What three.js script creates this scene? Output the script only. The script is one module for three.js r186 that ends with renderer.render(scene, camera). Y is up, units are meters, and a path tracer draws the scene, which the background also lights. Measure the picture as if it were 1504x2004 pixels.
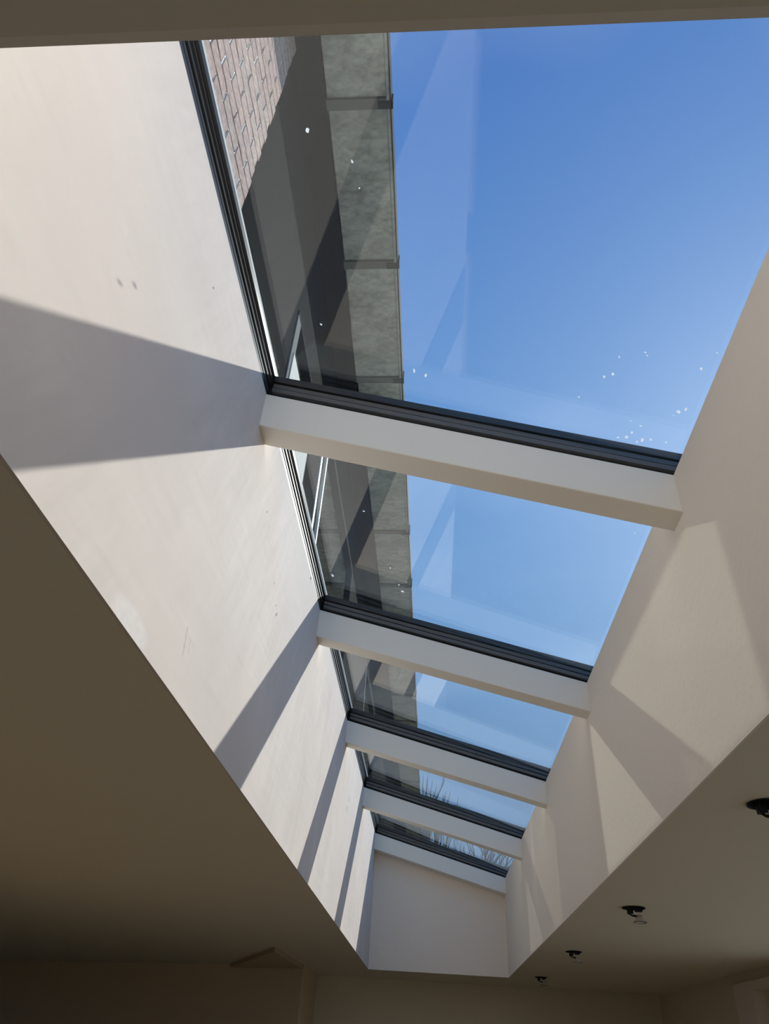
import * as THREE from 'three';
import { mergeGeometries } from 'three/addons/utils/BufferGeometryUtils.js';

// ───────────── camera, sky, sun, exposure ─────────────
// Lengths are written in units of U = the height of the ceiling above the camera; m() turns them into metres.
const U = 0.88, EYE = 1.65;
const m = (x, y, z) => new THREE.Vector3(x * U, EYE + y * U, z * U);
const scene = new THREE.Scene();
const camera = new THREE.PerspectiveCamera(THREE.MathUtils.radToDeg(2 * Math.atan(1002 / 1369.36)), 1504 / 2004, 0.02, 400);
{
  const M = new THREE.Matrix4().set(
    0.997169, -0.011079, 0.074372, 0,
    0.054353, 0.789676, -0.611112, 0,
    -0.05196, 0.613424, 0.788043, 0,
    0, 0, 0, 1);
  camera.quaternion.setFromRotationMatrix(M);
  camera.position.copy(m(0, 0, 0));
}
const SUN = new THREE.Vector3(0.736, 0.798, -1).normalize();
const sun = new THREE.DirectionalLight(new THREE.Color(1, 0.955, 0.895), 4.1);
sun.name = 'sun';
sun.position.copy(SUN).multiplyScalar(60);
sun.castShadow = true;
sun.shadow.mapSize.set(4096, 4096);
Object.assign(sun.shadow.camera, { left: -16, right: 16, top: 16, bottom: -16, near: 1, far: 140 });
scene.add(sun, sun.target);

const renderer = new THREE.WebGLRenderer({ antialias: true });
renderer.toneMapping = THREE.LinearToneMapping;
renderer.toneMappingExposure = 1.25;
renderer.shadowMap.enabled = true;

// seeded randomness and value noise
function rng(seed) { let s = seed >>> 0; return () => { s = (s + 0x6d2b79f5) | 0; let t = Math.imul(s ^ (s >>> 15), 1 | s); t = (t + Math.imul(t ^ (t >>> 7), 61 | t)) ^ t; return ((t ^ (t >>> 14)) >>> 0) / 4294967296; }; }
const hash = (x, y, k) => { let h = Math.imul(x | 0, 374761393) + Math.imul(y | 0, 668265263) + Math.imul(k | 0, 974634777); h = Math.imul(h ^ (h >>> 13), 1274126177); return ((h ^ (h >>> 16)) >>> 0) / 4294967296; };
function noise(x, y, k = 0) {
  const i = Math.floor(x), j = Math.floor(y), f = x - i, g = y - j, s = f * f * (3 - 2 * f), t = g * g * (3 - 2 * g);
  const a = hash(i, j, k), b = hash(i + 1, j, k), c = hash(i, j + 1, k), d = hash(i + 1, j + 1, k);
  return a + (b - a) * s + (c - a) * t + (a - b - c + d) * s * t;
}
const fbm = (x, y, k = 0, n = 4) => { let v = 0, a = 0.5, w = 0; for (let i = 0; i < n; i++, a *= 0.55, x *= 2.03, y *= 2.03) { v += a * noise(x, y, k + i * 7); w += a; } return v / w; };

// spring sky: deep blue overhead, paler low down and round the sun, with faint wisps of high cloud
{
  const W = 1024, H = 512, d = new Float32Array(W * H * 4), v = new THREE.Vector3();
  for (let r = 0; r < H; r++) for (let c = 0; c < W; c++) {
    const up = ((r + 0.5) / H - 0.5) * Math.PI, az = ((c + 0.5) / W - 0.5) * 2 * Math.PI, o = (r * W + c) * 4;
    v.set(Math.cos(az) * Math.cos(up), Math.sin(up), Math.sin(az) * Math.cos(up));
    const t = Math.pow(1 - Math.max(0, v.y), 0.85), g = THREE.MathUtils.radToDeg(Math.acos(Math.min(1, v.dot(SUN))));
    const glow = 0.6 * Math.exp(-g / 13);
    let rgb = [0.05 + 0.23 * Math.pow(t, 1.35), 0.155 + 0.36 * t, 0.51 + 0.38 * t];
    if (v.y > 0) {
      const px = v.x / (v.y + 0.12), pz = v.z / (v.y + 0.12), w = Math.max(0, fbm(px * 2.2 + pz * 1.2, pz * 4 - px * 1.2, 3, 3) - 0.47) * Math.min(1, v.y * 4);
      rgb = rgb.map((x, i) => x + w * [0.2, 0.2, 0.17][i]);
    } else rgb = [0.2, 0.2, 0.18];
    d[o] = rgb[0] + glow; d[o + 1] = rgb[1] + glow * 0.95; d[o + 2] = rgb[2] + glow * 0.9; d[o + 3] = 1;
  }
  const t = new THREE.DataTexture(d, W, H, THREE.RGBAFormat, THREE.FloatType);
  t.mapping = THREE.EquirectangularReflectionMapping; t.magFilter = THREE.LinearFilter; t.needsUpdate = true;
  scene.background = t;
}

// ───────────── materials ─────────────
function tex(W, H, srgb, f) {
  const d = new Uint8Array(W * H * 4);
  for (let y = 0; y < H; y++) for (let x = 0; x < W; x++) {
    const c = f(x / W, y / H, x, y), o = (y * W + x) * 4;
    for (let i = 0; i < 3; i++) d[o + i] = Math.max(0, Math.min(255, Math.round((c.length ? c[i] : c) * 255)));
    d[o + 3] = 255;
  }
  const t = new THREE.DataTexture(d, W, H);
  t.wrapS = t.wrapT = THREE.RepeatWrapping; t.magFilter = THREE.LinearFilter; t.minFilter = THREE.LinearMipmapLinearFilter; t.generateMipmaps = true;
  if (srgb) t.colorSpace = THREE.SRGBColorSpace;
  t.needsUpdate = true;
  return t;
}
const rep = (t, s) => { const c = t.clone(); c.repeat.set(s, s); c.needsUpdate = true; return c; };
const tile = (f, P) => (u, v) => { // makes noise tile over P cells
  const a = f(u * P, v * P), b = f((u - 1) * P, v * P), c = f(u * P, (v - 1) * P), e = f((u - 1) * P, (v - 1) * P);
  const s = Math.max(0, (u - 0.75) / 0.25), t = Math.max(0, (v - 0.75) / 0.25);
  return a * (1 - s) * (1 - t) + b * s * (1 - t) + c * (1 - s) * t + e * s * t;
};
const plasterBump = tex(512, 512, false, tile((x, y) => 0.6 * fbm(x * 3, y * 3, 11, 4) + 0.4 * fbm(x * 14, y * 14, 31, 2), 4));
const std = (color, roughness, extra = {}) => new THREE.MeshStandardMaterial({ color: new THREE.Color().setRGB(...color), roughness, ...extra });
const dull = (color, roughness, extra = {}) => new THREE.MeshPhysicalMaterial({ color: new THREE.Color().setRGB(...color), roughness, specularIntensity: 0.25, ...extra });
const M = {
  plaster: dull([0.93, 0.85, 0.76], 0.8, { bumpMap: rep(plasterBump, 0.9), bumpScale: 0.0025 }),
  plasterPink: dull([0.95, 0.835, 0.725], 0.85, { bumpMap: rep(plasterBump, 0.9), bumpScale: 0.0025 }),
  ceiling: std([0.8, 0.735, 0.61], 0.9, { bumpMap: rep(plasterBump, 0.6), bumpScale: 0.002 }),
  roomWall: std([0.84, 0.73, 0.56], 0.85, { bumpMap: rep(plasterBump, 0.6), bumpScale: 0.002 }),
  rafter: dull([0.97, 0.925, 0.84], 0.7, { bumpMap: rep(plasterBump, 1.3), bumpScale: 0.0012 }),
  frame: std([0.04, 0.041, 0.045], 0.34),
  frameBand: std([0.13, 0.13, 0.13], 0.42),
  gasket: std([0.006, 0.006, 0.007], 0.75),
  spacer: std([0.62, 0.62, 0.6], 0.35, { metalness: 0.8 }),
  glass: new THREE.MeshPhysicalMaterial({ color: new THREE.Color().setRGB(0.95, 0.965, 0.96), roughness: 0, metalness: 0, transmission: 1, thickness: 0, ior: 1.41 }),
  mortar: dull([0.9, 0.87, 0.81], 0.95),
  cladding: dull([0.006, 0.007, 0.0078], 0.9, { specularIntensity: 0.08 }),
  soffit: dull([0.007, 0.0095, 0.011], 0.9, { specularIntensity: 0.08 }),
  zinc: std([0.62, 0.63, 0.54], 0.7, {
    metalness: 0.1,
    map: tex(512, 512, true, tile((x, y) => { const a = fbm(x * 1.3, y * 2.2, 51, 4), b = fbm(x * 6, y * 9, 61, 3); return 0.86 + 0.4 * (a - 0.5) + 0.3 * (b - 0.5); }, 4)),
  }),
  zincDark: dull([0.07, 0.07, 0.065], 0.85),
  zincJoint: dull([0.2, 0.2, 0.18], 0.8),
  zincBead: dull([0.4, 0.4, 0.38], 0.8),
  zincLight: dull([0.62, 0.61, 0.57], 0.8),
  whiteFrame: std([0.82, 0.81, 0.78], 0.4),
  darkFrame: dull([0.03, 0.031, 0.034], 0.95, { specularIntensity: 0.08 }),
  greyStile: dull([0.2, 0.2, 0.19], 0.9),
  blind: std([0.7, 0.68, 0.62], 0.9),
  roof: std([0.55, 0.54, 0.5], 0.9),
  tiles: std([0.2, 0.1, 0.07], 0.9),
  ground: std([0.12, 0.13, 0.07], 1),
  black: std([0.006, 0.006, 0.006], 0.6),
  lampWhite: std([0.75, 0.71, 0.63], 0.6),
  chrome: std([0.7, 0.7, 0.7], 0.2, { metalness: 1 }),
  bark: std([0.3, 0.25, 0.2], 0.95),
  floor: std([1, 0.69, 0.37], 0.85, {
    map: tex(256, 256, true, tile((x, y) => 0.84 + 0.1 * (fbm(x, y, 71, 3) - 0.5), 4)),
  }),
};
// the sunlit left wall of the light well: smoothed plaster with trowel smears, a filler patch, scratches and two nicks (laid out in z, y)
const WZ0 = 0.2, WZ1 = -12.9, WY0 = 0.95, WY1 = 2.95;
const wallMap = tex(2048, 512, true, (u, v) => {
  const z = WZ0 + (WZ1 - WZ0) * u, y = WY0 + (WY1 - WY0) * v;
  const big = fbm(z * 1.3, y * 1.6, 81, 4) - 0.5, smear = fbm(z * 5 + y * 2.4, y * 1.6 - z * 0.8, 91, 4) - 0.5, fine = fbm(z * 26 + y * 12, y * 5, 97, 3) - 0.5;
  const wet = Math.max(0, Math.min(1, (fbm(z * 0.9 + 4, y * 1.1, 17, 3) - 0.42) * 4));
  let k = 0.905 + 0.05 * big + 0.06 * smear * wet + 0.035 * fine * wet, warm = 0.008 + 0.02 * (fbm(z * 0.7, y * 0.9, 5, 2) - 0.5);
  const dab = (cz, cy, rz, ry, a) => { const q = Math.hypot((z - cz) / rz, (y - cy) / ry); return q < 1 ? a * Math.min(1, (1 - q) * 4) : 0; };
  const p = dab(-1.92, 1.03, 0.17, 0.06, 1);
  k += p * (0.035 + 0.03 * (noise(z * 90, y * 90, 3) - 0.5)); warm -= p * 0.012;
  const scratch = (z0, y0, z1, y1, w, a) => { const dz = z1 - z0, dy = y1 - y0, l = dz * dz + dy * dy, t = Math.max(0, Math.min(1, ((z - z0) * dz + (y - y0) * dy) / l)); return Math.hypot(z - z0 - t * dz, y - y0 - t * dy) < w ? a : 0; };
  k -= scratch(-2.38, 1.265, -2.4, 1.16, 0.004, 0.13) + scratch(-2.44, 1.245, -2.45, 1.19, 0.003, 0.07);
  k -= scratch(-8.29, 2.295, -8.285, 2.25, 0.011, 0.5) + scratch(-8.19, 2.16, -8.18, 2.12, 0.011, 0.45);
  return [k + warm, k - 0.006, k - 0.012 - warm];
});
M.sunWall = dull([0.885, 0.815, 0.785], 0.8, { map: wallMap, bumpMap: rep(plasterBump, 0.7), bumpScale: 0.003 });
const brickMaps = [0, 1, 2].map((k) => tex(128, 64, true, tile((x, y) => { const a = fbm(x * 4, y * 2, 100 + k * 9, 4) - 0.5; return 0.86 + 0.35 * a; }, 3)));
const brickMats = [[0.66, 0.47, 0.41], [0.7, 0.5, 0.43], [0.62, 0.45, 0.4], [0.72, 0.54, 0.46], [0.64, 0.49, 0.43]].map((c, i) => std(c, 0.92, { map: brickMaps[i % 3] }));

// ───────────── helpers ─────────────
const used = {};
function numbered(name) { const n = used[name] = (used[name] ?? -1) + 1; return n ? `${name}_${String(n).padStart(3, '0')}` : name; }
function uvBox(g, flipped) { // uv in metres, by the main direction of each face
  const p = g.attributes.position, n = g.attributes.normal, uv = new Float32Array(p.count * 2);
  for (let i = 0; i < p.count; i++) {
    const ax = Math.abs(n.getX(i)), ay = Math.abs(n.getY(i)), az = Math.abs(n.getZ(i));
    const [a, b] = ax >= ay && ax >= az ? [p.getZ(i), p.getY(i)] : ay >= az ? [p.getX(i), p.getZ(i)] : [p.getX(i), p.getY(i)];
    uv[2 * i] = a; uv[2 * i + 1] = b;
  }
  g.setAttribute('uv', new THREE.BufferAttribute(uv, 2));
  return g;
}
const place = (g) => { g.scale(U, U, U); g.translate(0, EYE, 0); return g; };
// a polygon in x and y (units), run along z from z0 to z1
function prism(pts, z0, z1, bevel = 0) {
  const s = new THREE.Shape(pts.map(([x, y]) => new THREE.Vector2(x, y))), lo = Math.min(z0, z1), hi = Math.max(z0, z1);
  const g = new THREE.ExtrudeGeometry(s, { depth: hi - lo - 2 * bevel, bevelEnabled: bevel > 0, bevelSize: bevel, bevelThickness: bevel, bevelOffset: -bevel, bevelSegments: 2, steps: 1 });
  g.translate(0, 0, lo + bevel);
  return uvBox(place(g.index ? g.toNonIndexed() : g));
}
const rect = (x0, x1, y0, y1) => [[x0, y0], [x1, y0], [x1, y1], [x0, y1]];
const box = (x0, x1, y0, y1, z0, z1, bevel = 0) => prism(rect(Math.min(x0, x1), Math.max(x0, x1), Math.min(y0, y1), Math.max(y0, y1)), z0, z1, bevel);
// a polygon in x and z (units), from y0 up to y1, with holes
function plate(pts, y0, y1, holes = []) {
  const s = new THREE.Shape(pts.map(([x, z]) => new THREE.Vector2(x, -z)));
  for (const h of holes) s.holes.push(h);
  const g = new THREE.ExtrudeGeometry(s, { depth: y1 - y0, bevelEnabled: false, curveSegments: 32 });
  g.rotateX(-Math.PI / 2); g.translate(0, y0, 0);
  return uvBox(place(g.index ? g.toNonIndexed() : g));
}
function mesh(name, geos, mat, parent, label) {
  const g = Array.isArray(geos) ? (geos.length > 1 ? mergeGeometries(geos.map((x) => (x.index ? x.toNonIndexed() : x))) : geos[0]) : geos;
  const o = new THREE.Mesh(g, mat);
  o.castShadow = o.receiveShadow = true;
  if (parent === scene || !parent) { o.name = numbered(name); scene.add(o); } else {
    o.name = name; parent.add(o);
    if (parent.userData.base) g.translate(-parent.userData.base.x, -parent.userData.base.y, -parent.userData.base.z);
  }
  if (label) o.userData.label = label;
  return o;
}
function group(name, base = m(0, 0, 0)) { const g = new THREE.Group(); g.name = numbered(name); g.position.copy(base); g.userData.base = base.clone(); scene.add(g); return g; }
function tag(o, label, category, grp) { o.userData.label = label; o.userData.category = category; if (grp) o.userData.group = grp; return o; }
function structure(o, label) { o.userData.kind = 'structure'; o.userData.label = label; return o; }
const struct = (name, label, geos, mat) => structure(mesh(name, geos, mat), label);
function tube(pts, r, seg = 8, closed = false) { return new THREE.TubeGeometry(new THREE.CatmullRomCurve3(pts, closed), Math.max(4, pts.length * 3), r, seg, closed); }

// ───────────── measurements of the light well ─────────────
const XL = -0.9616, XR = 1.1521, ZN = -0.3195, ZE = -12.66, CEIL = 1, SLOPE = 0.2752;
const YT = (x) => 2.8917 - SLOPE * (x - XL), YB = (x) => 2.6465 - 0.268 * (x - XL);   // top and bottom of the rafters
const YG = (x) => 2.8917 - 0.31 * (x - XL);                                              // tilt of the glass
const RZ = [-2.6561, -5.0649, -7.4927, -9.9262, -12.43], DZ = 0.158, FH = 0.15;      // near faces of the rafters, their thickness, height of the pane frames
const LINING = 0.012, SLAB = CEIL + 0.3;                                                   // the plaster lining that passes the ceiling slab
const XW = -1.05, FLOOR = -EYE / U, XH = 1.26;                                         // facade of the house, floor, inner face of the right pane frame

// ───────────── room ─────────────
const SPOTS = [[1.522, -3.434], [1.556, -6.263], [1.556, -9.143], [1.582, -12.259]], SR = 0.084;
{
  const T = LINING, opening = new THREE.Path([[XL - T, ZN + T], [XR + T, ZN + T], [XR + T, ZE - T], [XL - T, ZE - T]].map(([x, z]) => new THREE.Vector2(x, -z)));
  const holes = SPOTS.map(([x, z]) => new THREE.Path().absarc(x, -z, SR, 0, Math.PI * 2, true));
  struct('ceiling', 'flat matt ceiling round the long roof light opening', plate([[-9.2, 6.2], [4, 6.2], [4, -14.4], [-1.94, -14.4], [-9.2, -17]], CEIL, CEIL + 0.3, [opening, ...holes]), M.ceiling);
}
struct('floor', 'plain warm brown floor of the room under the roof light', plate([[-9.2, 6.2], [4, 6.2], [4, -14.4], [-9.2, -17]], FLOOR - 0.2, FLOOR), M.floor);
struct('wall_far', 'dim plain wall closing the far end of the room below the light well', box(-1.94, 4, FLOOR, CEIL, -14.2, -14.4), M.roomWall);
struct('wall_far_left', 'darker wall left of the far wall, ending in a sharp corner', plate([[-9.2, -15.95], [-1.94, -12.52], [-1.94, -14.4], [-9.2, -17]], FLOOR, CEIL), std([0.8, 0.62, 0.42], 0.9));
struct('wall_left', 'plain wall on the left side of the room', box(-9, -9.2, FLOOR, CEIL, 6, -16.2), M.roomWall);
const RW = { z0: 2.5, z1: -8.6, top: 0.84 };
const DOOR = { z0: -9.4, z1: -10.62, top: 0.9 };
struct('wall_right', 'plain wall on the right side of the room', [box(3.74, 4, FLOOR, CEIL, 6, RW.z0), box(3.74, 4, RW.top, CEIL, RW.z0, RW.z1), box(3.74, 4, FLOOR, CEIL, RW.z1, DOOR.z0), box(3.74, 4, FLOOR, CEIL, DOOR.z1, -14.2), box(3.74, 4, DOOR.top + 0.0, CEIL, DOOR.z0, DOOR.z1)], M.roomWall);
// back of the room, with unseen garden windows added to let more daylight in
const BW = { x0: -6.5, x1: 3.2, y0: FLOOR + 0.05, y1: 0.84 };
struct('wall_back', 'wall behind the camera round the added garden doors', [box(-9, BW.x0, FLOOR, CEIL, 6, 6.2), box(BW.x1, 4, FLOOR, CEIL, 6, 6.2), box(BW.x0, BW.x1, BW.y1, CEIL, 6, 6.2), box(BW.x0, BW.x1, FLOOR, BW.y0, 6, 6.2)], M.roomWall);
struct('shade_wedge_1', 'three sided dark panel under the far left ceiling, added for a wedge of shade', plate([[-3.2, -13.1], [-2.0, -10.4], [-1.95, -12.5]], CEIL - 0.05, CEIL), std([0.6, 0.46, 0.32], 0.9));  // added panel, coloured darker to stand in for a shadowed wedge of ceiling
{
  const d = structure(group('door_1', m(3.74, FLOOR, -10)), 'pale door casing with a dark door on the right wall');
  mesh('door_casing', [box(3.7, 3.9, FLOOR, DOOR.top, DOOR.z1, DOOR.z1 + 0.62, 0.005), box(3.7, 3.9, DOOR.top - 0.09, DOOR.top, DOOR.z1 + 0.62, DOOR.z0, 0.005)], M.plaster, d);
  mesh('door_leaf', box(3.83, 3.88, FLOOR, DOOR.top - 0.09, DOOR.z1 + 0.62, DOOR.z0), M.roomWall, d);
}

for (const [n, label, along] of [[9, 'unseen sliding garden doors added in the right wall to brighten the room', true], [10, 'glazed garden doors added behind the camera to brighten the room', false]]) {  // both glazed openings are out of view, added for fill light indoors
  const w = structure(group(`window_${n}`, m(along ? 3.87 : 0, FLOOR, along ? 0 : 6.1)), label), a0 = along ? RW.z1 : BW.x0, a1 = along ? RW.z0 : BW.x1, top = along ? RW.top : BW.y1;
  const b = (u0, u1, y0, y1, t) => (along ? box(3.87 - t, 3.87 + t, y0, y1, u0, u1) : box(u0, u1, y0, y1, 6.1 - t, 6.1 + t));
  for (let k = 0; k <= 3; k++) { const u = a0 + (a1 - a0) * k / 3; mesh('frame', b(u - 0.04, u + 0.04, FLOOR, top, 0.04), M.frame, w); if (k < 3) mesh('glass_sheet', b(u + 0.04, u + (a1 - a0) / 3 - 0.04, FLOOR + 0.08, top - 0.08, 0.003), M.glass, w); }
  mesh('frame', b(a0, a1, top - 0.08, top, 0.038), M.frame, w); mesh('frame', b(a0, a1, FLOOR, FLOOR + 0.08, 0.038), M.frame, w);
}

// ───────────── light well ─────────────
{
  const g = prism([[XL, CEIL], [XL, YT(XL)], [XW + 0.002, YT(XL)], [XW + 0.002, SLAB], [XL - LINING, SLAB], [XL - LINING, CEIL]], ZN + LINING, ZE - LINING);
  const p = g.attributes.position, n = g.attributes.normal, uv = g.attributes.uv;
  for (let i = 0; i < p.count; i++) if (Math.abs(n.getX(i)) > 0.9) uv.setXY(i, (p.getZ(i) / U - WZ0) / (WZ1 - WZ0), ((p.getY(i) - EYE) / U - WY0) / (WY1 - WY0));
  struct('wall_light_well_left', 'tall sunlit plaster side of the light well under the brick house wall', g, M.sunWall);
}
struct('wall_light_well_right', 'lower plaster side of the light well, lit by soft patches', prism([[XR, CEIL], [XR + LINING, CEIL], [XR + LINING, SLAB], [1.32, SLAB], [1.32, YT(XR)], [XR, YT(XR)]], ZN + LINING, ZE - LINING), M.plaster);
struct('wall_light_well_end', 'pinkish plaster wall closing the far end of the light well', [box(XL, XR, CEIL, SLAB, ZE, ZE - LINING), prism([[XL, SLAB], [XR, SLAB], [XR, YT(XR)], [XL, YT(XL)]], ZE, ZE - 0.2)], M.plasterPink);
struct('wall_light_well_near', 'plaster wall closing the near end of the light well overhead', [box(XL, XR, CEIL, SLAB, ZN, ZN + LINING), prism([[XL, SLAB], [XR, SLAB], [XR, YT(XR) + 0.12], [XL, YT(XL) + 0.12]], ZN, ZN + 0.2)], M.plaster);
struct('roof', 'grey flat roof of the extension beside the light well', [box(1.32, 7, CEIL + 0.3, CEIL + 0.42, 6.4, -14.6), box(-1.05, 7, CEIL + 0.3, CEIL + 0.42, ZE - 0.2, -14.6), box(-1.05, 7, CEIL + 0.3, CEIL + 0.42, 6.4, ZN + 0.2)], M.roof);

// rafters: white boxed beams that slope down from the house
const band = (x0, x1, a0, a1) => [[x0, YT(x0) + a0], [x1, YT(x1) + a0], [x1, YT(x1) + a1], [x0, YT(x0) + a1]];
const rafterLabels = [
  'white boxed rafter closest overhead, under the largest pane',
  'second white boxed rafter down the light well',
  'third white boxed rafter, midway down the light well',
  'fourth white boxed rafter, the last before the end wall',
  'white beam fixed along the top of the end wall',
];
RZ.forEach((z, i) => {
  const r = group('rafter', m(XL, YB(XL), z));
  tag(r, rafterLabels[i], 'rafter', 'white rafters across the roof light');
  mesh('beam', prism([[XL - 0.003, YB(XL)], [XR + 0.003, YB(XR)], [XR + 0.003, YT(XR)], [XL - 0.003, YT(XL)]], z, i < 4 ? z - DZ : ZE + 0.002, 0.006), M.rafter, r);
  mesh('sealant_joint', box(XL - 0.001, XL + 0.004, YB(XL) + 0.004, YB(XL) + 0.03, z - 0.004, z - DZ + 0.01), std([0.3, 0.2, 0.1], 0.9), r, 'thin brown crack along the left end');
});

// panes: each is a double glazed unit in a dark stepped frame
for (let i = 0; i < 5; i++) {
  const zf = RZ[i], zn = i ? RZ[i - 1] - DZ : ZN, mid = i ? RZ[i - 1] - DZ / 2 : ZN + 0.1, end = i < 4 ? zf - DZ / 2 : zf - 0.15;
  const w = structure(group(`window_${i + 1}`, m(XL, YT(XL), zf)), ['first and largest pane of the roof light overhead', 'second pane of the roof light, between the first two rafters', 'third pane of the roof light', 'fourth pane of the roof light with bare twigs behind', 'last small pane of the roof light above the end wall'][i]);
  const x0 = XL + 0.03, x1 = XH;
  // far frame on the rafter's near face, stepped profile
  mesh('frame', [
    prism(band(x0, x1, 0.024, 0.054), zf + 0.004, end), prism(band(x0, x1, 0.066, 0.096), zf - 0.004, end),
  ], M.frameBand, w);
  mesh('frame', [
    prism(band(x0, x1, 0.104, 0.15), zf + 0.006, end),
  ], M.frame, w);
  mesh('gasket', prism(band(XW + 0.01, x1, 0.0, 0.145), zf - 0.022, end), M.gasket, w);
  // left frame on the wall under the house
  const yl = YT(XL);
  mesh('frame', prism([[XW + 0.005, yl], [XL, yl], [XL, yl + 0.03], [XL + 0.004, yl + 0.035], [XL + 0.004, yl + 0.055], [XW + 0.005, yl + 0.055]], mid, end), M.frame, w);
  mesh('gasket', prism([[XW + 0.005, yl + 0.055], [XL - 0.004, yl + 0.055], [XL - 0.004, yl + 0.066], [XW + 0.005, yl + 0.066]], mid, end), M.gasket, w);
  mesh('frame', prism([[XW + 0.005, yl + 0.066], [XL + 0.012, yl + 0.066], [XL + 0.012, yl + 0.092], [XL + 0.022, yl + 0.096], [XL + 0.022, yl + 0.118], [XL + 0.036, yl + 0.12], [XL + 0.042, yl + 0.14], [XW + 0.005, yl + 0.17]], mid, end), M.frame, w);
  // right and near frames, hidden behind the wall and the rafters
  mesh('frame', prism([[XH, YT(XH)], [1.34, YT(1.34)], [1.34, YT(1.34) + 0.15], [XH, YT(XH) + 0.15]], mid, end), M.frame, w);
  mesh('frame', prism(band(XW + 0.01, XH, 0.001, 0.15), mid, zn + 0.01), M.frame, w);
  // two sheets of glass
  for (const a of [0.13, 0.15]) mesh('glass_sheet', prism([[XW + 0.012, YG(XW) + a], [1.345, YG(1.345) + a], [1.345, YG(1.345) + a + 0.003], [XW + 0.012, YG(XW) + a + 0.003]], mid, end), M.glass, w);
}

// dried splashes on the outside of the first two panes, each a small irregular scab
{
  const r = rng(77), mat = new THREE.MeshPhysicalMaterial({ color: 0xffffff, roughness: 0.95, transmission: 0.92, thickness: 0 }), FL = [[0.8, -2.082], [0.898, -2.032], [0.907, -2.046], [0.76, -2.206], [0.793, -2.182], [1.126, -2.064], [1.161, -1.969], [1.104, -2.326], [1.089, -2.354], [1.129, -2.302], [0.922, -2.439], [0.971, -2.458], [0.943, -2.51], [0.996, -2.546], [0.89, -2.563], [1.033, -2.533], [1.1, -2.529], [0.674, -2.356], [-0.125, -2.403], [-0.066, -2.421], [0.928, -2.55], [0.978, -2.565], [-0.535, -1.262], [-0.358, -1.363], [-0.337, -1.47], [-0.601, -2.221], [-0.494, -3.735], [-0.826, -4.71], [-0.257, -4.647], [-0.221, -4.494], [-0.339, -4.358], [-0.282, -4.564], [1.12, -3.264]];
  for (const [x, z] of FL) {
    const w = scene.children.find((o) => o.name === (z > RZ[0] ? 'window_1' : 'window_2')), n = 7 + Math.floor(r() * 4), R = 0.004 + 0.009 * r() * r(), st = 0.5 + r() * 1.6, pts = [];
    for (let k = 0; k < n; k++) { const a = k / n * Math.PI * 2, q = R * (0.45 + r() * 0.8); pts.push([x + Math.cos(a) * q, z + Math.sin(a) * q * st]); }
    const g = plate(pts, 0, 0.002), p = g.attributes.position;
    for (let k = 0; k < p.count; k++) p.setY(k, p.getY(k) + (YG(p.getX(k) / U) + 0.1535) * U);
    mesh('dried_splash', g, mat, w);
  }
}

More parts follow.
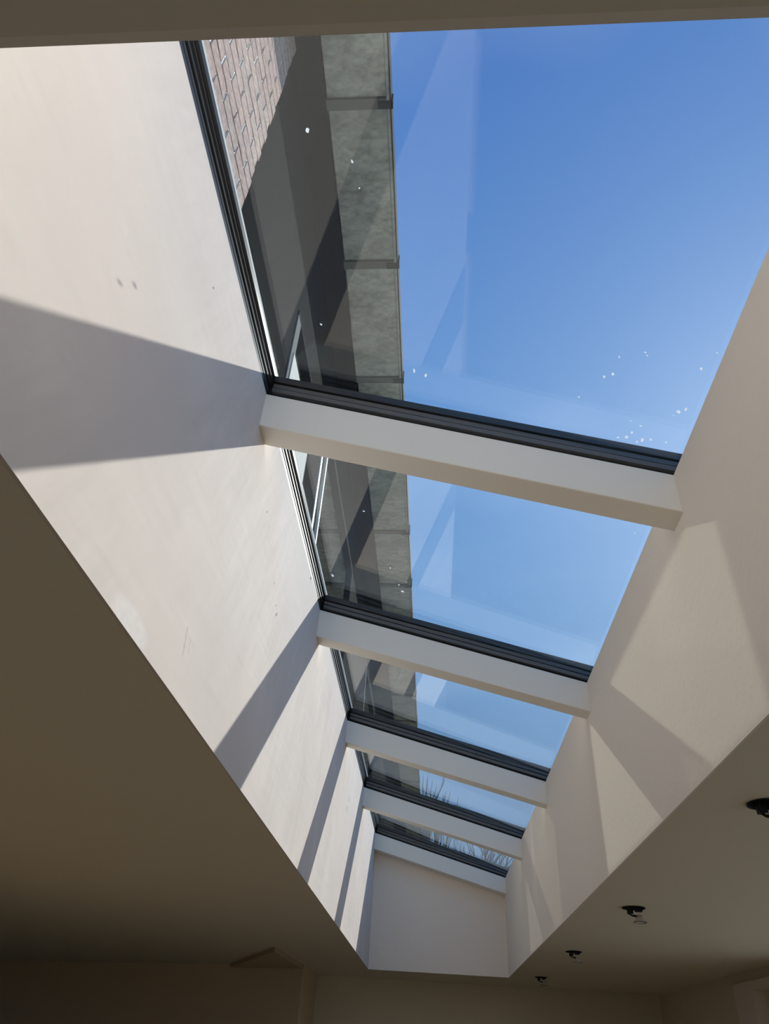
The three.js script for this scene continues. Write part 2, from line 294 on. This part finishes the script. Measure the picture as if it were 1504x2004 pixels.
// ───────────── house wall above ─────────────
{
  const wall = structure(group('wall_house', m(XW, 2, 0)), 'brick house wall rising beside the roof light');
  const back = XW - 0.22, zc = -1.9;
  mesh('mortar', box(back, XW - 0.0022, CEIL + 0.1, 5.7, 2.5, zc + 0.012), M.mortar, wall);
  // bricks one by one where the first pane shows them
  const r = rng(5), course = 0.111, len = 0.25, j = 0.014;
  const base = {};
  const brickGeo = (l) => base[l] ??= [0, 1, 2].map((k) => {
    const q = rng(40 + k), g = new THREE.BoxGeometry(0.09 * U, (course - j) * U, (l - j) * U, 1, 2, 4), p = g.attributes.position;
    for (let i = 0; i < p.count; i++) { const s = 0.0035 * U; p.setXYZ(i, p.getX(i) + (q() - 0.5) * s * 0.8, p.getY(i) + (q() - 0.5) * s, p.getZ(i) + (q() - 0.5) * s); }
    g.computeVertexNormals();
    return g;
  });
  for (let k = 0; k < 21; k++) {
    const y = 3.36 + course * k;
    let z = zc + (r() - 0.5) * 0.022, first = k % 2 ? len / 2 : len;
    while (z < -0.75) {
      const l = first, g = brickGeo(l)[Math.floor(r() * 3)], b = new THREE.Mesh(g, brickMats[Math.floor(r() * brickMats.length)]);
      b.name = 'brick'; b.castShadow = b.receiveShadow = true;
      b.position.copy(m(XW - 0.0445 + r() * 0.0025, y + course / 2 + (r() - 0.5) * 0.004, z + l / 2 + (r() - 0.5) * 0.006)).sub(wall.userData.base);
      b.rotation.x = (r() - 0.5) * 0.012;
      wall.add(b);
      z += l; first = len;
    }
  }
  // dark cladding beyond the brick corner, round the windows
  const W = [[-3.27, -4.2, 4.5], [-4.78, -7.55, 4.9], [-10.1, -12.4, 4.8]];
  let z = zc;
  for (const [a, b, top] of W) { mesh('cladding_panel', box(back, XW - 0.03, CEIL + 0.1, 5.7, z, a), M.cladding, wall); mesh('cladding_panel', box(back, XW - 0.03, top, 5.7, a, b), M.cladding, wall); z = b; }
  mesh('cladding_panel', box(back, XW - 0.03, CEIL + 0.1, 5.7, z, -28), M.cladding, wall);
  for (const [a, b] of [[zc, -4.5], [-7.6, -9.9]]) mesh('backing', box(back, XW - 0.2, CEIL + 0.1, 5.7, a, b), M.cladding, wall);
  mesh('cladding_panel', box(back, XW - 0.14, 4.47, 4.9, -4.78, -7.55), M.cladding, wall);  // this panel and the next are added masks shaping the mirrored sun beam
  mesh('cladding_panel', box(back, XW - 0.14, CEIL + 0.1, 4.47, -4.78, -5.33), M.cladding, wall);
  // windows
  const win = (n, label, a, b, top, { near, bars = [], barMat, glass, panel, panelTop }) => {
    const w = structure(group(`window_${n}`, m(XW, 3, a)), label), t = 0.055;
    const f = (z0, z1, y0, y1, mat) => mesh('frame', box(mat === M.whiteFrame ? XW - 0.05 : XW - 0.11, XW - 0.02, y0, y1, z0, z1, 0.004), mat, w);
    f(a, b, top - t, top, M.darkFrame); f(a, a - near[0], 1.5, top - t, near[1]); f(b, b + t, 1.5, top - t, M.darkFrame);
    for (const c of bars) f(c - 0.02, c + 0.02, 1.5, top - t, barMat);
    mesh('glass_sheet', box(XW - 0.062, XW - 0.06, 1.5, top - t, glass ?? a - near[0], b + t), M.glass, w);
    if (panel) mesh('blind', box(XW - 0.034, XW - 0.012, 1.5, panelTop, a - near[0] * 0.5, panel), M.blind, w, 'pale blind over the lower half');
  };
  win(6, 'dark framed house window with a pale blind drawn over its lower half, beside the brick corner', ...W[0], { near: [0.11, M.greyStile], panel: -4.19, panelTop: 4.06 });
  win(7, 'wide house window with two white stiles seen through the second pane', ...W[1], { near: [0.06, M.whiteFrame], bars: [-5.05], barMat: M.whiteFrame, glass: -5.07 });
  win(8, 'far dark framed house window above the end of the light well', ...W[2], { near: [0.1, M.greyStile] });
}
struct('trim_2', 'pale metal flashing strip along the foot of the house wall', box(XW - 0.02, XW + 0.012, 3.28, 3.45, ZN, -13.4, 0.004), M.zincLight);
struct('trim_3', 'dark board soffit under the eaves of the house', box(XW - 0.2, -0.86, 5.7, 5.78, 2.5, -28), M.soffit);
struct('roof_1', 'tiled roof slope of the house above the gutter', prism([[-0.45, 5.95], [-10, 14.1], [-10.4, 14], [-0.9, 5.8]], 2.5, -28), M.tiles);
struct('wall_house_back', 'closed rear and end walls of the house behind the facade', [box(-10.2, -10.4, FLOOR, 14, 2.5, -28), prism([[-1.3, CEIL + 0.4], [-1.3, 6], [-10.2, 13.8], [-10.2, CEIL + 0.4]], 2.3, 2.5), prism([[-1.3, CEIL + 0.4], [-1.3, 6], [-10.2, 13.8], [-10.2, CEIL + 0.4]], -28, -27.8), box(-10.2, -1.3, CEIL + 0.32, CEIL + 0.4, 2.5, -28)], M.cladding);

// zinc box gutter: one bottom plate per length, lapped joints, brackets and a rolled front bead
{
  const G0 = -0.872, G1 = -0.377, Y = 5.69, g = group('gutter', m(G1, Y, -3));
  tag(g, 'weathered grey box gutter along the eaves, seen from below', 'gutter');
  const joints = [1.84, 0.46, -0.91, -2.29, -3.66, -5.04, -6.42, -7.8, -9.18, -10.56, -11.94, -13.32, -14.7, -16.1, -17.5, -18.9, -20.3, -21.7, -23.1, -24.5, -25.9];
  for (let i = 0; i + 1 < joints.length; i++) {
    const a = joints[i], b = joints[i + 1];
    mesh('gutter_length', [box(G0, G1 - 0.036, Y, Y + 0.02, a, b + 0.006), box(G1 - 0.03, G1 - 0.012, Y - 0.004, Y + 0.19, a, b + 0.006), box(G0, G0 + 0.012, Y, Y + 0.1, a, b + 0.006)], M.zinc, g);
    mesh('front_lip', box(G1 - 0.011, G1, Y - 0.006, Y + 0.19, a, b + 0.006, 0.002), M.zincDark, g);
    mesh('joint_strip', box(G0, G1 - 0.036, Y - 0.008, Y + 0.004, b + 0.055, b - 0.03, 0.003), M.zincJoint, g);
    mesh('joint_strip', box(G0, G1 - 0.036, Y - 0.011, Y - 0.006, b + 0.062, b + 0.048, 0.001), M.zincDark, g);
    mesh('bracket', [box(G1 - 0.1, G1 + 0.012, Y - 0.02, Y - 0.002, b + 0.03, b - 0.025, 0.003), box(G1, G1 + 0.012, Y - 0.02, Y + 0.12, b + 0.03, b - 0.025, 0.003)], M.zincDark, g);
    mesh('front_bead', tube([m(G1 - 0.033, Y - 0.002, a), m(G1 - 0.033, Y - 0.002, (a + b) / 2), m(G1 - 0.033, Y - 0.002, b)], 0.004 * U, 6), M.zincBead, g, 'bright bead along the front');
  }
}

// The low sun thrown back off the wide house window. The window mirrors the sun, so the light stands where the sun's mirror image would, far behind the
// glass, and only what passes the window opening gets out: soft pools on the right side of the light well, cut by the rafters.
{
  for (const [n, z, aim, I] of [[0, -15.2, -6.4, 310], [1, -21, -11.2, 160]]) {
    const l = new THREE.SpotLight(new THREE.Color(1, 0.92, 0.78), I, 0, 0.24, 0.25);
    l.name = numbered('sun_in_window'); l.position.copy(m(-9.03, 12.36, z)); l.target.position.copy(m(XW, 3.2, aim)); l.castShadow = true; l.shadow.radius = 3.5;
    scene.add(l, l.target);
  }
}

// ───────────── recessed lamps hanging from the ceiling holes ─────────────
{
  const lathe = (pts, n = 28) => new THREE.LatheGeometry(pts.map(([r, y]) => new THREE.Vector2(r * U, y * U)), n);
  const labels = [
    'unfinished ceiling lamp cut by the right edge, largest of the row',
    'unfinished ceiling lamp hanging from its hole, second along the row',
    'unfinished ceiling lamp hanging from its hole, third along the row',
    'small unfinished ceiling lamp at the far end, next to the well corner',
  ];
  const proto = new THREE.Group();
  const add = (name, g, mat, label) => { const o = new THREE.Mesh(g, mat); o.name = name; o.castShadow = o.receiveShadow = true; if (label) o.userData.label = label; proto.add(o); };
  add('housing', lathe([[SR, -0.006], [SR + 0.004, -0.008], [SR + 0.004, -0.002], [SR - 0.001, 0.0], [SR - 0.001, 0.2], [0.0, 0.2]]), M.black, 'black open housing in the ceiling hole');
  add('cable', tube([[-0.02, 0.18, 0], [-0.03, 0.05, 0.01], [-0.045, -0.02, 0.01], [-0.03, -0.05, 0], [0.02, -0.06, 0]].map(([x, y, z]) => new THREE.Vector3(x * U, y * U, z * U)), 0.008 * U, 8), M.black);
  const plug = new THREE.BoxGeometry(0.04 * U, 0.035 * U, 0.03 * U); plug.translate(-0.03 * U, -0.03 * U, 0); add('connector', plug, M.black);
  const clip = new THREE.BoxGeometry(0.03 * U, 0.006 * U, 0.012 * U); clip.translate(-0.012 * U, -0.05 * U, 0.01 * U); add('spring_clip', clip, M.chrome);
  const bulb = lathe([[0.0, 0.0], [0.02, 0.0], [0.024, -0.02], [0.045, -0.045], [0.047, -0.05], [0.04, -0.05], [0.02, -0.03], [0, -0.028]]); bulb.translate(0.035 * U, -0.05 * U, 0); add('bulb', bulb, M.lampWhite);
  const rim = new THREE.TorusGeometry(0.047 * U, 0.0025 * U, 6, 28); rim.rotateX(Math.PI / 2); rim.translate(0.035 * U, -0.1 * U, 0); add('rim', rim, M.zincDark);
  const neck = new THREE.BoxGeometry(0.05 * U, 0.02 * U, 0.04 * U); neck.translate(0.035 * U, -0.018 * U, 0); add('lamp_holder', neck, M.black);
  SPOTS.forEach(([x, z], i) => {
    const o = i ? proto.clone() : proto;
    o.name = numbered('ceiling_lamp'); o.position.copy(m(x, CEIL, z)); scene.add(o);
    tag(o, labels[i], 'lamp', 'unfinished lamps along the ceiling');
  });
}

// ───────────── outside ─────────────
struct('terrace', 'pale paved terrace round the extension', [box(4, 14, FLOOR - 0.2, FLOOR - 0.1, 16, -14), box(-9, 4, FLOOR - 0.2, FLOOR - 0.1, 6.2, 16)], std([0.42, 0.4, 0.36], 0.9));
struct('ground', 'grass ground round the house', box(-60, 60, FLOOR - 0.5, FLOOR - 0.2, 40, -80), M.ground);
function tree(label, x, z, top, seed, lean, spread = 1) {
  const r = rng(seed), base = m(x, FLOOR - 0.2, z), t = group('bare_tree', base), trunk = [], twigs = [];
  tag(t, label, 'tree', 'bare trees beyond the end of the house');
  const H = (top - FLOOR) * U;
  const grow = (p, dir, len, rad, depth) => {
    const pts = [p.clone()], d = dir.clone();
    for (let i = 1; i <= 3; i++) { d.add(new THREE.Vector3((r() - 0.5) * 0.35 * spread, r() * 0.12, (r() - 0.5) * 0.35 * spread)).normalize(); pts.push(pts[i - 1].clone().addScaledVector(d, len / 3)); }
    const g = new THREE.TubeGeometry(new THREE.CatmullRomCurve3(pts), 5, rad, depth > 2 ? 4 : 6), q = g.attributes.position, n = depth > 2 ? 5 : 7;
    for (let i = 0; i < q.count; i++) { const ring = Math.floor(i / n), k = 1 - 0.42 * (ring / 5), c = new THREE.Vector3(); c.copy(new THREE.CatmullRomCurve3(pts).getPointAt(ring / 5)); q.setXYZ(i, c.x + (q.getX(i) - c.x) * k, c.y + (q.getY(i) - c.y) * k, c.z + (q.getZ(i) - c.z) * k); }
    (depth < 2 ? trunk : twigs).push(g.toNonIndexed());
    if (depth >= 5) return;
    const n2 = depth === 0 ? 5 : 3;
    for (let i = 0; i < n2; i++) {
      const at = pts[3].clone().lerp(pts[depth ? 1 : 2], i / n2 * (depth ? 0.9 : 0.8)), a = (i + r()) * 2.4, o = (0.32 + r() * 0.42) * spread;
      const nd = d.clone().multiplyScalar(1).add(new THREE.Vector3(Math.cos(a) * o, 0.12, Math.sin(a) * o)).normalize();
      grow(at, nd, len * (0.5 + r() * 0.2), Math.max(0.012, rad * 0.58), depth + 1);
    }
  };
  grow(new THREE.Vector3(0, 0, 0), new THREE.Vector3(lean, 1, 0).normalize(), H * 0.42, H * 0.017, 0);
  const all = [...trunk, ...twigs]; let hi = 0;
  for (const g of all) { g.computeBoundingBox(); hi = Math.max(hi, g.boundingBox.max.y); }
  const s = H / hi;
  for (const [name, list] of [['trunk', trunk], ['twigs', twigs]]) {
    const g = mergeGeometries(list); g.scale(s, s, s);
    const o = new THREE.Mesh(g, M.bark); o.name = name; o.castShadow = o.receiveShadow = true; t.add(o);
  }
}
tree('tallest bare tree, next to the gutter in the fourth pane', -0.55, -35, 11.3, 3, 0.0, 0.45);
tree('bare tree right of the tallest, its twig tips above the frame', 1.0, -47, 12.0, 8, -0.02);
tree('bare tree with pale twigs in the middle of the last pane', 2.4, -58, 13, 21, 0.02);
tree('bare tree with thin branches at the right end of the last pane', 4.9, -52, 10.6, 34, 0.03);

renderer.render(scene, camera);
